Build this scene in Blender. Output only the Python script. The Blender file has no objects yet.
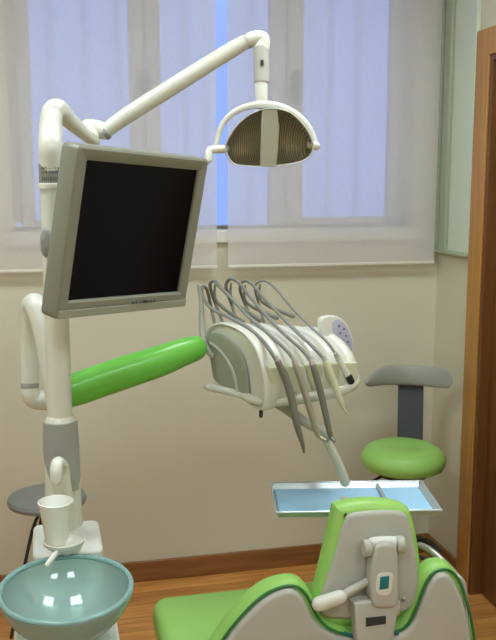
import bpy, bmesh, math, random
from mathutils import Vector, Matrix
random.seed(7)
PI = math.pi
C = bpy.context.scene.collection
sc = bpy.context.scene

# ------------------------------------------------------------------ camera
F = 871.0
YAW, PIT, EYE = math.radians(13.2), math.radians(9.0), 1.55
FW = Vector((math.sin(YAW)*math.cos(PIT), math.cos(YAW)*math.cos(PIT), -math.sin(PIT)))
RT = Vector((math.cos(YAW), -math.sin(YAW), 0))
UP = RT.cross(FW)
EYEP = Vector((0, 0, EYE))
def ray(x, y): return FW + RT*((x-248)/F) - UP*((y-320)/F)
def at(x, y, d): return EYEP + ray(x, y)*d
def pl(x, y, ax, v):
    r = ray(x, y); return EYEP + r*((v-EYEP[ax])/r[ax])
cd = bpy.data.cameras.new('camera')
cam = bpy.data.objects.new('camera', cd); C.objects.link(cam)
cam.matrix_world = Matrix(((RT.x, UP.x, -FW.x, 0), (RT.y, UP.y, -FW.y, 0), (RT.z, UP.z, -FW.z, EYE), (0, 0, 0, 1)))
cd.sensor_fit = 'VERTICAL'; cd.sensor_height = 36; cd.lens = F/640*36
cd.clip_start = .02
sc.camera = cam

D = 3.2376       # back wall
XW = 1.5423      # right wall
XL, YB, ZC = -1.1, -1.6, 2.6

# ------------------------------------------------------------------ materials
def lin(c):
    c /= 255.0
    return c/12.92 if c <= .04045 else ((c+.055)/1.055)**2.4
def rgb(r, g, b): return (lin(r), lin(g), lin(b), 1)
def mat(name, col, rough=.5, metal=0, coat=0, spec=.5, noise=0, nscale=20, bump=0, bscale=200, trans=0, alpha=1, ior=1.45, sss=0, emit=None, estr=0):
    m = bpy.data.materials.new(name); m.use_nodes = True
    nt = m.node_tree; b = nt.nodes['Principled BSDF']
    b.inputs['Base Color'].default_value = col
    b.inputs['Roughness'].default_value = rough
    b.inputs['Metallic'].default_value = metal
    b.inputs['Specular IOR Level'].default_value = spec
    b.inputs['Coat Weight'].default_value = coat
    b.inputs['Coat Roughness'].default_value = .12
    b.inputs['Transmission Weight'].default_value = trans
    b.inputs['Alpha'].default_value = alpha
    b.inputs['IOR'].default_value = ior
    if emit: b.inputs['Emission Color'].default_value = emit; b.inputs['Emission Strength'].default_value = estr
    tc = nt.nodes.new('ShaderNodeTexCoord')
    if noise:
        n = nt.nodes.new('ShaderNodeTexNoise'); n.inputs['Scale'].default_value = nscale; n.inputs['Detail'].default_value = 4
        nt.links.new(tc.outputs['Object'], n.inputs['Vector'])
        h = nt.nodes.new('ShaderNodeMapRange'); h.inputs['To Min'].default_value = 1-noise; h.inputs['To Max'].default_value = 1+noise
        nt.links.new(n.outputs['Fac'], h.inputs['Value'])
        x = nt.nodes.new('ShaderNodeVectorMath'); x.operation = 'SCALE'; x.inputs[0].default_value = col[:3]
        nt.links.new(h.outputs['Result'], x.inputs['Scale']); nt.links.new(x.outputs['Vector'], b.inputs['Base Color'])
    if bump:
        n = nt.nodes.new('ShaderNodeTexNoise'); n.inputs['Scale'].default_value = bscale
        nt.links.new(tc.outputs['Object'], n.inputs['Vector'])
        u = nt.nodes.new('ShaderNodeBump'); u.inputs['Strength'].default_value = bump; u.inputs['Distance'].default_value = .002
        nt.links.new(n.outputs['Fac'], u.inputs['Height']); nt.links.new(u.outputs['Normal'], b.inputs['Normal'])
    return m
def wood(name, c1, c2, scale, rough=.4, planks=False, coat=0):
    m = bpy.data.materials.new(name); m.use_nodes = True
    nt = m.node_tree; b = nt.nodes['Principled BSDF']; b.inputs['Roughness'].default_value = rough; b.inputs['Coat Weight'].default_value = coat
    tc = nt.nodes.new('ShaderNodeTexCoord'); mp = nt.nodes.new('ShaderNodeMapping'); mp.inputs['Scale'].default_value = scale
    nt.links.new(tc.outputs['Object'], mp.inputs['Vector'])
    n = nt.nodes.new('ShaderNodeTexNoise'); n.inputs['Scale'].default_value = 1; n.inputs['Detail'].default_value = 6; n.inputs['Distortion'].default_value = .6
    nt.links.new(mp.outputs['Vector'], n.inputs['Vector'])
    r = nt.nodes.new('ShaderNodeValToRGB'); r.color_ramp.elements[0].position = .3; r.color_ramp.elements[1].position = .7
    r.color_ramp.elements[0].color = c1; r.color_ramp.elements[1].color = c2
    nt.links.new(n.outputs['Fac'], r.inputs['Fac'])
    out = r.outputs['Color']
    if planks:
        br = nt.nodes.new('ShaderNodeTexBrick'); br.inputs['Scale'].default_value = 1
        br.inputs['Brick Width'].default_value = 1.2; br.inputs['Row Height'].default_value = .095
        br.inputs['Mortar Size'].default_value = .0012; br.offset = .37
        br.inputs['Color1'].default_value = (.86, .86, .86, 1); br.inputs['Color2'].default_value = (1.1, 1.08, 1.05, 1); br.inputs['Mortar'].default_value = (.45, .4, .35, 1)
        nt.links.new(tc.outputs['Object'], br.inputs['Vector'])
        x = nt.nodes.new('ShaderNodeMix'); x.data_type = 'RGBA'; x.blend_type = 'MULTIPLY'; x.inputs['Factor'].default_value = 1
        nt.links.new(out, x.inputs['A']); nt.links.new(br.outputs['Color'], x.inputs['B']); out = x.outputs['Result']
    nt.links.new(out, b.inputs['Base Color'])
    return m
def blind_mat(name, col, transp, transl):
    m = bpy.data.materials.new(name); m.use_nodes = True
    nt = m.node_tree; N = nt.nodes; N.remove(N['Principled BSDF'])
    o = N['Material Output']
    d = N.new('ShaderNodeBsdfDiffuse'); t = N.new('ShaderNodeBsdfTranslucent'); p = N.new('ShaderNodeBsdfTransparent')
    d.inputs['Color'].default_value = col; t.inputs['Color'].default_value = col; p.inputs['Color'].default_value = (1, 1, 1, 1)
    tc = N.new('ShaderNodeTexCoord'); w = N.new('ShaderNodeTexNoise'); w.inputs['Scale'].default_value = 1.0; w.inputs['Detail'].default_value = 2
    mp = N.new('ShaderNodeMapping'); mp.inputs['Scale'].default_value = (60, 60, 260)
    nt.links.new(tc.outputs['Object'], mp.inputs['Vector']); nt.links.new(mp.outputs['Vector'], w.inputs['Vector'])
    r = N.new('ShaderNodeMapRange'); r.inputs['To Min'].default_value = transp-.05; r.inputs['To Max'].default_value = transp+.05
    nt.links.new(w.outputs['Fac'], r.inputs['Value'])
    m1 = N.new('ShaderNodeMixShader'); m1.inputs['Fac'].default_value = transl
    nt.links.new(d.outputs[0], m1.inputs[1]); nt.links.new(t.outputs[0], m1.inputs[2])
    m2 = N.new('ShaderNodeMixShader'); nt.links.new(r.outputs[0], m2.inputs['Fac'])
    nt.links.new(m1.outputs[0], m2.inputs[1]); nt.links.new(p.outputs[0], m2.inputs[2]); nt.links.new(m2.outputs[0], o.inputs['Surface'])
    return m
def glass_mat(name, tint, gloss=.12, rough=.02):
    m = bpy.data.materials.new(name); m.use_nodes = True
    nt = m.node_tree; N = nt.nodes; N.remove(N['Principled BSDF']); o = N['Material Output']
    p = N.new('ShaderNodeBsdfTransparent'); p.inputs['Color'].default_value = tint
    g = N.new('ShaderNodeBsdfGlossy'); g.inputs['Roughness'].default_value = rough
    f = N.new('ShaderNodeFresnel'); f.inputs['IOR'].default_value = 1.45
    s = N.new('ShaderNodeMixShader'); nt.links.new(f.outputs[0], s.inputs['Fac'])
    nt.links.new(p.outputs[0], s.inputs[1]); nt.links.new(g.outputs[0], s.inputs[2]); nt.links.new(s.outputs[0], o.inputs['Surface'])
    return m
def bowl_mat():
    m = bpy.data.materials.new('aqua_glass'); m.use_nodes = True
    nt = m.node_tree; N = nt.nodes; N.remove(N['Principled BSDF']); o = N['Material Output']
    d = N.new('ShaderNodeBsdfDiffuse'); d.inputs['Color'].default_value = rgb(206, 236, 232)
    t = N.new('ShaderNodeBsdfTranslucent'); t.inputs['Color'].default_value = rgb(206, 236, 232)
    p = N.new('ShaderNodeBsdfTransparent'); p.inputs['Color'].default_value = rgb(216, 244, 242)
    g = N.new('ShaderNodeBsdfGlossy'); g.inputs['Roughness'].default_value = .04
    a = N.new('ShaderNodeMixShader'); a.inputs['Fac'].default_value = .5
    b = N.new('ShaderNodeMixShader'); b.inputs['Fac'].default_value = .3
    c = N.new('ShaderNodeMixShader')
    f = N.new('ShaderNodeFresnel'); f.inputs['IOR'].default_value = 1.6
    L = nt.links
    L.new(d.outputs[0], a.inputs[1]); L.new(t.outputs[0], a.inputs[2]); L.new(a.outputs[0], b.inputs[1]); L.new(p.outputs[0], b.inputs[2])
    L.new(f.outputs[0], c.inputs['Fac']); L.new(b.outputs[0], c.inputs[1]); L.new(g.outputs[0], c.inputs[2]); L.new(c.outputs[0], o.inputs['Surface'])
    return m
M = dict(
    wall=mat('wall_paint', rgb(212, 206, 187), .75, noise=.03, nscale=3, bump=.15, bscale=160),
    ceil=mat('ceiling_paint', rgb(225, 222, 212), .9, noise=.02),
    floor=wood('floor_wood', rgb(180, 118, 58), rgb(218, 158, 92), (3, 38, 3), .32, planks=True),
    base=wood('baseboard_wood', rgb(122, 78, 42), rgb(150, 102, 60), (4, 4, 60), .4),
    casing=wood('casing_wood', rgb(170, 118, 52), rgb(192, 138, 68), (30, 50, 2), .35),
    door=wood('door_wood', rgb(100, 62, 30), rgb(122, 78, 40), (30, 40, 2), .35),
    frame=mat('window_paint', rgb(205, 200, 192), .5, noise=.02),
    sill=mat('sill_stone', rgb(225, 222, 215), .35, noise=.03),
    handle=mat('grey_handle', rgb(58, 57, 60), .4, noise=.03),
    grille=blind_mat('frosted_strip', rgb(235, 240, 246), .62, .6),
    glass=glass_mat('window_glass', (.97, .98, 1, 1), rough=.3),
    blind=blind_mat('blind_fabric', rgb(246, 242, 244), .33, .42),
    bar=mat('blind_bar', rgb(225, 220, 210), .4, noise=.02),
    white=mat('white_enamel', rgb(216, 216, 206), .28, coat=.4, noise=.015, nscale=8),
    plastic=mat('white_plastic', rgb(212, 214, 206), .35, noise=.015),
    shell=mat('shell_grey_plastic', rgb(178, 177, 169), .42, noise=.02, nscale=6),
    grey=mat('grey_plastic', rgb(154, 155, 149), .4, noise=.03),
    midgrey=mat('mid_grey_plastic', rgb(112, 114, 112), .45, noise=.03),
    dark=mat('dark_plastic', rgb(46, 48, 50), .5, noise=.05),
    darkblue=mat('charcoal_plastic', rgb(62, 66, 72), .5, noise=.05),
    black=mat('black_rubber', rgb(20, 20, 20), .6, noise=.05),
    green=mat('green_leatherette', rgb(152, 202, 104), .38, noise=.04, nscale=14, bump=.12, bscale=300),
    greenarm=mat('green_enamel', rgb(108, 190, 72), .35, coat=.2, noise=.03, nscale=10),
    greenpipe=mat('green_piping', rgb(44, 112, 56), .4, noise=.03),
    endcap=mat('olive_grey_plastic', rgb(150, 156, 138), .45, noise=.03),
    shield=mat('shield_plastic', rgb(165, 163, 146), .4, noise=.02),
    cream=mat('cream_silicone', rgb(206, 208, 178), .5, noise=.02),
    hose=mat('grey_hose', rgb(134, 134, 128), .45, noise=.05, nscale=80),
    steel=mat('steel', rgb(178, 176, 166), .32, metal=.6, noise=.05),
    darksteel=mat('dark_steel', rgb(128, 127, 120), .4, metal=.4, noise=.05),
    tray=mat('tray_metal', rgb(190, 198, 200), .25, metal=.35, noise=.02),
    blue=mat('blue_paper', rgb(172, 220, 255), .6, noise=.02, nscale=30),
    bezel=mat('monitor_bezel', rgb(130, 131, 117), .4, noise=.02),
    bezel_highlight=mat('monitor_chin_highlight', rgb(150, 151, 137), .35, noise=.02),  # lighter bezel tone, highlight on the curved chin put into the colour
    screen=mat('lcd_screen', rgb(5, 5, 12), .15, spec=.15, noise=.04),
    cup=mat('cup_plastic', rgb(240, 240, 234), .35, noise=.01),
    lens=glass_mat('lamp_lens', (.96, .95, .9, 1), rough=.08),
    reflector=None,
    bowl=bowl_mat(),
    bowlrim=mat('aqua_glass_rim', rgb(176, 218, 218), .06, trans=.55, noise=.01),
    cab=mat('pale_green_glass', rgb(205, 216, 198), .3, noise=.02, nscale=4),
    cabframe=mat('sage_metal', rgb(160, 170, 148), .4, noise=.03),
    teal=mat('teal_badge', rgb(20, 110, 120), .3, noise=.03),
    keypad=mat('keypad_film', rgb(184, 186, 206), .4, noise=.02),
    button=mat('keypad_button', rgb(110, 118, 170), .4, noise=.02),
    lab=mat('label_film', rgb(132, 133, 125), .5, noise=.05, nscale=120),
    labmark=mat('label_print', rgb(88, 90, 88), .5, noise=.02),
    panel=mat('lamp_diffuser', (1, 1, 1, 1), .5, emit=(.88, .99, 1, 1), estr=15.5, noise=.001),
    stoolseat=mat('grey_vinyl', rgb(132, 134, 134), .35, noise=.03),
)
def refl():
    m = mat('lamp_reflector', rgb(150, 138, 108), .4, metal=.35)
    nt = m.node_tree; b = nt.nodes['Principled BSDF']; tc = nt.nodes['Texture Coordinate']
    w = nt.nodes.new('ShaderNodeTexWave'); w.inputs['Scale'].default_value = 60; w.inputs['Distortion'].default_value = .6; w.bands_direction = 'X'
    nt.links.new(tc.outputs['Object'], w.inputs['Vector'])
    r = nt.nodes.new('ShaderNodeValToRGB'); r.color_ramp.elements[0].color = rgb(140, 126, 100); r.color_ramp.elements[1].color = rgb(206, 198, 174)
    nt.links.new(w.outputs['Fac'], r.inputs['Fac']); nt.links.new(r.outputs['Color'], b.inputs['Base Color'])
    u = nt.nodes.new('ShaderNodeBump'); u.inputs['Strength'].default_value = .6; u.inputs['Distance'].default_value = .003
    nt.links.new(w.outputs['Fac'], u.inputs['Height']); nt.links.new(u.outputs['Normal'], b.inputs['Normal'])
    return m
M['reflector'] = refl()

# ------------------------------------------------------------------ helpers
def thing(name, label, cat, loc=(0, 0, 0), rot=None, group=None):
    o = bpy.data.objects.new(name, None); C.objects.link(o); o.empty_display_size = .1
    mw = Matrix.Translation(Vector(loc))
    if rot is not None: mw = mw @ (rot.to_4x4() if isinstance(rot, Matrix) else Matrix.Rotation(rot, 4, 'Z'))
    o.matrix_world = mw
    tag(o, label, cat, group); return o
def tag(o, label=None, cat=None, group=None, kind=None):
    if label: o['label'] = label
    if cat: o['category'] = cat
    if group: o['group'] = group
    if kind: o['kind'] = kind
    return o
WM = {}
def wmat(o):
    m = o.matrix_basis.copy()
    while o.parent: o = o.parent; m = o.matrix_basis @ m
    return m
def obj(name, bm, m, parent=None, space='W', smooth=True, label=None, bevel=0, subd=0, seg=2):
    """link a bmesh as one object. space W: coordinates are world; L: local to the parent."""
    if parent is not None and space == 'W':
        bmesh.ops.transform(bm, matrix=wmat(parent).inverted(), verts=bm.verts)
    bmesh.ops.recalc_face_normals(bm, faces=bm.faces)
    me = bpy.data.meshes.new(name); bm.to_mesh(me); bm.free()
    me.materials.append(m)
    o = bpy.data.objects.new(name, me); C.objects.link(o)
    if parent is not None: o.parent = parent
    if smooth:
        me.shade_smooth() if hasattr(me, 'shade_smooth') else None
        try: me.set_sharp_from_angle(angle=math.radians(38))
        except Exception: pass
    if bevel:
        b = o.modifiers.new('bevel', 'BEVEL'); b.width = bevel; b.segments = seg; b.limit_method = 'ANGLE'; b.angle_limit = math.radians(35)
    if subd:
        s = o.modifiers.new('sub', 'SUBSURF'); s.levels = subd; s.render_levels = subd
    if label: o['label'] = label
    return o
def struct(name, bm, m, parent=None, **k):
    o = obj(name, bm, m, parent, **k)
    if parent is None: o['kind'] = 'structure'
    return o
def box(bm, x0, x1, y0, y1, z0, z1, mw=None):
    v = [bm.verts.new((x, y, z)) for x in (x0, x1) for y in (y0, y1) for z in (z0, z1)]
    for f in ((0, 1, 3, 2), (4, 6, 7, 5), (0, 4, 5, 1), (2, 3, 7, 6), (0, 2, 6, 4), (1, 5, 7, 3)):
        bm.faces.new([v[i] for i in f])
    if mw is not None: bmesh.ops.transform(bm, matrix=mw, verts=v)
    return bm
def nb(): return bmesh.new()
def catmull(pts, vals, n=6):
    P = [Vector(p) for p in pts]; out = []; vo = []
    for i in range(len(P)-1):
        p0 = P[max(i-1, 0)]; p1 = P[i]; p2 = P[i+1]; p3 = P[min(i+2, len(P)-1)]
        for k in range(n):
            t = k/n
            out.append(.5*((2*p1)+(-p0+p2)*t+(2*p0-5*p1+4*p2-p3)*t*t+(-p0+3*p1-3*p2+p3)*t**3))
            vo.append(vals[i]*(1-t)+vals[i+1]*t)
    out.append(P[-1]); vo.append(vals[-1]); return out, vo
def tube(bm, pts, r, seg=16, smooth=0, flat=1.0, cap='round', upv=None):
    """sweep along pts; r number or list; flat scales the sideways radius"""
    rs = list(r) if isinstance(r, (list, tuple)) else [r]*len(pts)
    P = [Vector(p) for p in pts]
    if smooth: P, rs = catmull(P, rs, smooth)
    if cap == 'round':                      # rounded ends
        def ends(P, rs, rev):
            a = P[0]; d = (P[0]-P[1]).normalized(); r0 = rs[0]
            return [a+d*r0*math.sin(t) for t in (1.45, 1.1, .7, .35)], [r0*math.cos(t) for t in (1.45, 1.1, .7, .35)]
        a, b = ends(P, rs, 0); P2, r2 = P[::-1], rs[::-1]; c, d = ends(P2, r2, 1)
        P = a+P+c[::-1]; rs = b+rs+d[::-1]
    up = Vector(upv) if upv else Vector((0, 0, 1)); rings = []
    t0 = (P[1]-P[0]).normalized()
    if abs(t0.dot(up)) > .95: up = Vector((1, .2, 0))
    side = t0.cross(up).normalized()
    for i, p in enumerate(P):
        t = (P[min(i+1, len(P)-1)]-P[max(i-1, 0)]).normalized()
        side = (side-t*side.dot(t)).normalized(); u = side.cross(t)
        rings.append([bm.verts.new(p+side*(rs[i]*flat*math.cos(2*PI*k/seg))+u*(rs[i]*math.sin(2*PI*k/seg))) for k in range(seg)])
    for a, b in zip(rings, rings[1:]):
        for k in range(seg): bm.faces.new((a[k], a[(k+1) % seg], b[(k+1) % seg], b[k]))
    bm.faces.new(rings[0][::-1]); bm.faces.new(rings[-1]); return bm
def lathe(bm, prof, c=(0, 0, 0), seg=40, sx=1, sy=1, close=False, mw=None):
    """prof: (r, z) list"""
    c = Vector(c); rings = []; new = []
    for r, z in prof:
        if r < 1e-5: rings.append([bm.verts.new(c+Vector((0, 0, z)))])
        else: rings.append([bm.verts.new(c+Vector((r*sx*math.cos(2*PI*k/seg), r*sy*math.sin(2*PI*k/seg), z))) for k in range(seg)])
        new += rings[-1]
    pairs = list(zip(rings, rings[1:]))
    if close: pairs.append((rings[-1], rings[0]))
    for a, b in pairs:
        for k in range(seg):
            k2 = (k+1) % seg
            if len(a) == 1 and len(b) == 1: continue
            if len(a) == 1: bm.faces.new((a[0], b[k], b[k2]))
            elif len(b) == 1: bm.faces.new((a[k], a[k2], b[0]))
            else: bm.faces.new((a[k], a[k2], b[k2], b[k]))
    if mw is not None: bmesh.ops.transform(bm, matrix=mw, verts=new)
    return bm
def prism(bm, pts, off, mw=None):
    off = Vector(off)
    a = [bm.verts.new(Vector(p)) for p in pts]; b = [bm.verts.new(Vector(p)+off) for p in pts]
    n = len(a)
    bm.faces.new(a); bm.faces.new(b[::-1])
    for i in range(n): bm.faces.new((a[i], b[i], b[(i+1) % n], a[(i+1) % n]))
    if mw is not None: bmesh.ops.transform(bm, matrix=mw, verts=a+b)
    return bm
def smoothloop(pts, n=5):
    """closed catmull loop"""
    P = [Vector(p) for p in pts]; N = len(P); out = []
    for i in range(N):
        p0, p1, p2, p3 = P[i-1], P[i], P[(i+1) % N], P[(i+2) % N]
        for k in range(n):
            t = k/n
            out.append(.5*((2*p1)+(-p0+p2)*t+(2*p0-5*p1+4*p2-p3)*t*t+(-p0+3*p1-3*p2+p3)*t**3))
    return out
def pad(bm, loop, nrm, th, rnd, back=True, steps=4, mw=None):
    """puffy pad: a planar loop thickened by th along nrm with rounded edges of size rnd"""
    nrm = Vector(nrm).normalized(); P = [Vector(p) for p in loop]; c = sum(P, Vector())/len(P); rings = []
    prof = []
    for k in range(steps+1):
        a = PI/2*k/steps; prof.append((rnd*(1-math.sin(a)), rnd*(1-math.cos(a))))     # inset, height
    prof += [(i, th-h) for i, h in reversed(prof)]
    N = len(P); ins = []
    for i in range(N):
        t = (P[(i+1) % N]-P[i-1]).normalized(); ins.append(nrm.cross(t).normalized())
    s = 1 if sum(ins[i].dot(c-P[i]) for i in range(N)) > 0 else -1
    new = []
    for i_, h in prof:
        rings.append([bm.verts.new(P[k]+ins[k]*s*i_+nrm*h) for k in range(N)]); new += rings[-1]
    for a, b in zip(rings, rings[1:]):
        for k in range(N): bm.faces.new((a[k], a[(k+1) % N], b[(k+1) % N], b[k]))
    bm.faces.new(rings[0][::-1]); bm.faces.new(rings[-1])
    if mw is not None: bmesh.ops.transform(bm, matrix=mw, verts=new)
    return bm

# ------------------------------------------------------------------ the room
struct('floor', box(nb(), XL-.1, XW+.25, YB-.1, D+.2, -.08, 0), M['floor'])
struct('ceiling', box(nb(), XL-.1, XW+.25, YB-.1, D+.2, ZC, ZC+.08), M['ceil'])
YG = D+.09                                   # front of the window frame
wx0, wx1 = pl(13, 200, 1, YG).x, pl(403, 200, 1, YG).x
zs1, zs0 = pl(222, 230, 1, D-.025).z, pl(222, 243, 1, D-.025).z
wz0, wz1 = zs1, 2.48
bm = nb()
box(bm, XL-.1, wx0, D, D+.2, 0, ZC); box(bm, wx1, XW+.25, D, D+.2, 0, ZC)
box(bm, wx0, wx1, D, D+.2, 0, zs0); box(bm, wx0, wx1, D, D+.2, wz1, ZC)
struct('wall_back', bm, M['wall'], smooth=False)
struct('wall_left', box(nb(), XL-.1, XL, YB-.1, D, 0, ZC), M['wall'])
struct('wall_rear', box(nb(), XL, XW, YB-.1, YB, 0, ZC), M['wall'])
# right wall with the door opening
dy1, dz1 = 2.85, 1.985; dy0 = dy1-.82
bm = nb()
box(bm, XW, XW+.15, dy1, D, 0, ZC); box(bm, XW, XW+.15, YB-.1, dy0, 0, ZC); box(bm, XW, XW+.15, dy0, dy1, dz1, ZC)
struct('wall_right', bm, M['wall'], smooth=False)
# baseboards
bh = .083
struct('baseboard_back', box(nb(), XL, XW, D-.014, D, 0, bh), M['base'], bevel=.003)
struct('baseboard_right', box(nb(), XW-.014, XW, 2.943, D-.014, 0, bh), M['base'], bevel=.003)
struct('baseboard_left', box(nb(), XL, XL+.014, YB, D-.014, 0, bh), M['base'], bevel=.003)
# window: three casements
W = thing('window_1', None, None, (wx0, D, wz0)); tag(W, kind='structure')
zb = pl(340, 217, 1, YG).z; zb1 = pl(222, 226, 1, YG).z
bm = nb(); box(bm, wx0, wx1, YG, YG+.05, wz0, wz0+.011); box(bm, wx0, wx1, YG, YG+.05, wz1-.05, wz1)
box(bm, wx0, wx0+.03, YG, YG+.05, wz0+.03, wz1-.05); box(bm, wx1-.03, wx1, YG, YG+.05, wz0+.03, wz1-.05)
obj('window_frame', bm, M['frame'], W, bevel=.004)
def wxp(px, y=100): return pl(px, y, 1, YG).x
cas = [(wx0+.031, wxp(31), wxp(130), wxp(144)), (wxp(145.5), wxp(160), wxp(270), wxp(285)), (wxp(286.5), wxp(302), wxp(390), wx1-.031)]
for i, (a, b, c, d) in enumerate(cas):
    z0, z1 = wz0+.0115, wz1-.051; zr = zb if i != 1 else zb1
    bm = nb(); box(bm, a, b, YG-.015, YG+.04, z0, z1); box(bm, c, d, YG-.015, YG+.04, z0, z1)
    box(bm, b, c, YG-.015, YG+.04, z0, zr); box(bm, b, c, YG-.015, YG+.04, z1-.07, z1)
    s = obj('casement', bm, M['frame'], W, bevel=.004)
    obj('pane', box(nb(), b, c, YG+.01, YG+.016, zr, z1-.07), M['glass'], s)
for px in (143, 293):
    p = pl(px, 86, 1, YG-.015)
    bm = nb(); box(bm, p.x-.012, p.x+.012, YG-.022, YG-.015, p.z-.04, p.z+.04); box(bm, p.x-.009, p.x+.009, YG-.055, YG-.022, p.z-.012, p.z+.012)
    box(bm, p.x-.014, p.x+.014, YG-.062, YG-.045, p.z-.07, p.z+.055)
    obj('window_handle', bm, M['handle'], W, bevel=.004)
for px, py in ((17, 238), (402, 225)):
    p = pl(px, py, 1, YG-.015)
    obj('hinge', tube(nb(), [(p.x, YG-.024, p.z-.035), (p.x, YG-.024, p.z+.035)], .009, 12), M['handle'], W)
struct('trim_1', box(nb(), wx0-.02, wx1+.02, D-.025, YG+.05, zs0, zs1), M['sill'], bevel=.005)
# grille outside
g = thing('window_louver', 'pale frosted upright strips outside, faintly seen through the blinds and window panes', 'window strips', (wx0, D+.3, 1.3))
YO = D+.28
for px in (50, 85, 118, 185, 205, 250, 330, 358):
    x = pl(px, 60, 1, YO).x
    obj('slat', box(nb(), x-.016, x+.016, YO-.003, YO+.003, 1.25, 2.6), M['grille'], g, bevel=.004)
obj('rail', box(nb(), wx0-.05, wx1+.05, YO+.011, YO+.025, 2.45, 2.49), M['grille'], g)
obj('rail', box(nb(), wx0-.05, wx1+.05, YO+.011, YO+.025, 1.27, 1.31), M['grille'], g)
# blinds
YS = D-.05
def blind(x0, x1, zb, label):
    t = thing('roller_blind', label, 'blind', (x0, YS, zb), group='roller blinds at the window')
    bm = nb(); n = 24; cols = []
    for i in range(n+1):
        x = x0+(x1-x0)*i/n; w = .0015*math.sin(i*.9)
        cols.append([bm.verts.new((x, YS+w*(1-k/8), zb+(2.5-zb)*k/8)) for k in range(9)])
    for a, b in zip(cols, cols[1:]):
        for k in range(8): bm.faces.new((a[k], b[k], b[k+1], a[k+1]))
    obj('fabric', bm, M['blind'], t)
    obj('bottom_bar', box(nb(), x0, x1, YS-.004, YS+.004, zb-.008, zb+.003), M['bar'], t, bevel=.002)
    obj('roller', tube(nb(), [(x0, YS+.012, 2.5), (x1, YS+.012, 2.5)], .018, 20, cap='flat'), M['bar'], t)
bl_a = pl(217, 266, 1, YS); bl_b = pl(228, 266, 1, YS); bl_c = pl(434, 263, 1, YS)
blind(-.62, bl_a.x, bl_a.z, 'sheer off-white roller blind covering the left half of the window, behind the monitor')
blind(bl_b.x, bl_c.x, bl_b.z, 'sheer off-white roller blind covering the right half of the window, behind the lamp head')
# pale green framed panel on the right wall
t = thing('wall_panel', 'pale green glazed panel with sage metal frame on the wall beside the door', 'wall panel', (XW, 3.1, 1.28))
bm = nb()
box(bm, XW-.03, XW-.001, 3.195, 3.222, 1.285, 2.45); box(bm, XW-.022, XW-.001, 3.165, 3.194, 1.285, 2.45); box(bm, XW-.032, XW-.001, 3.115, 3.164, 1.285, 2.45)
box(bm, XW-.032, XW-.001, 2.945, 3.222, 1.275, 1.288)
obj('frame_rail', bm, M['cabframe'], t, bevel=.003)
obj('glazing', box(nb(), XW-.018, XW-.001, 2.945, 3.114, 1.288, 2.45), M['cab'], t, bevel=.002)
# door on the right wall
dr = thing('door_1', None, None, (XW, dy0, 0)); tag(dr, kind='structure')
bm = nb(); k = .093
o3 = [(0, dy1+k, 0), (0, dy1+k, dz1+k), (0, dy0-k, dz1+k), (0, dy0-k, 0), (0, dy0, 0), (0, dy0, dz1), (0, dy1, dz1), (0, dy1, 0)]
prism(bm, [(XW-.018, p[1], p[2]) for p in o3], (.018, 0, 0)); obj('door_casing', bm, M['casing'], dr, bevel=.004, smooth=False)
bm = nb(); o4 = [(dy1, 0), (dy1, dz1), (dy0, dz1), (dy0, 0), (dy0+.02, 0), (dy0+.02, dz1-.02), (dy1-.02, dz1-.02), (dy1-.02, 0)]
prism(bm, [(XW-.012, a, b) for a, b in o4], (.16, 0, 0))
box(bm, XW+.075, XW+.095, dy1-.035, dy1-.02, 0, dz1-.02)
obj('door_jamb', bm, M['door'], dr, bevel=.003, smooth=False)
lf = obj('door_leaf', box(nb(), XW+.03, XW+.07, dy0+.023, dy1-.023, .008, dz1-.023), M['door'], dr, bevel=.003)
bm = nb(); tube(bm, [(XW+.03, dy0+.08, 1.0), (XW-.02, dy0+.08, 1.0), (XW-.025, dy0+.09, 1.0), (XW-.025, dy0+.2, 1.0)], .01, 12); obj('door_handle', bm, M['steel'], lf)

# ceiling lamps
def ceil_light(x, y, label):
    t = thing('ceiling_light', label, 'light', (x, y, ZC-.03), group='square ceiling lamps')
    bm = nb(); box(bm, x-.31, x+.31, y-.31, y+.31, ZC-.012, ZC)
    for a, b, c, d in ((-.31, .31, -.31, -.29), (-.31, .31, .29, .31), (-.31, -.29, -.29, .29), (.29, .31, -.29, .29)): box(bm, x+a, x+b, y+c, y+d, ZC-.03, ZC-.012)
    obj('frame', bm, M['plastic'], t)
    obj('diffuser', box(nb(), x-.289, x+.289, y-.289, y+.289, ZC-.026, ZC-.0125), M['panel'], t, smooth=False)
ceil_light(-.45, 1.9, 'square ceiling lamp above the cuspidor')
ceil_light(.95, 1.9, 'square ceiling lamp above the patient chair and stool')
ceil_light(-.45, .0, 'square ceiling lamp behind the viewer, farther from the door')
ceil_light(.95, .0, 'square ceiling lamp behind the viewer, on the door side')

# ------------------------------------------------------------------ dental unit: pole, cuspidor body, lamp post
U = thing('dental_unit', 'white dental unit with tall bent pole, grey cover and cuspidor column', 'dental unit', (.03, 1.93, 0))
px_, py_ = .0235, 1.985
bm = nb()   # pole and bent top
tube(bm, [(px_, py_, .78), (px_, py_, 1.2), (px_, py_, 1.55), (px_, py_+.001, 1.64), at(51.5, 118, 2.06), at(54, 110, 2.07), at(60, 110, 2.09), at(68, 119, 2.13), at(80, 130, 2.18), at(94, 141, 2.24)],
     [.0275, .0275, .0265, .0262, .026, .025, .024, .021, .018, .0155], 24, smooth=5)
obj('pole', bm, M['white'], U)
z1, z0 = pl(52, 164, 1, py_).z, pl(52, 183, 1, py_).z
lb = obj('label_band', lathe(nb(), [(.0268, z0), (.0282, z0), (.0282, z1), (.0268, z1)], (px_, py_, 0), 32, close=True), M['lab'], U, label='grey printed band')
bm = nb()
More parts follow.
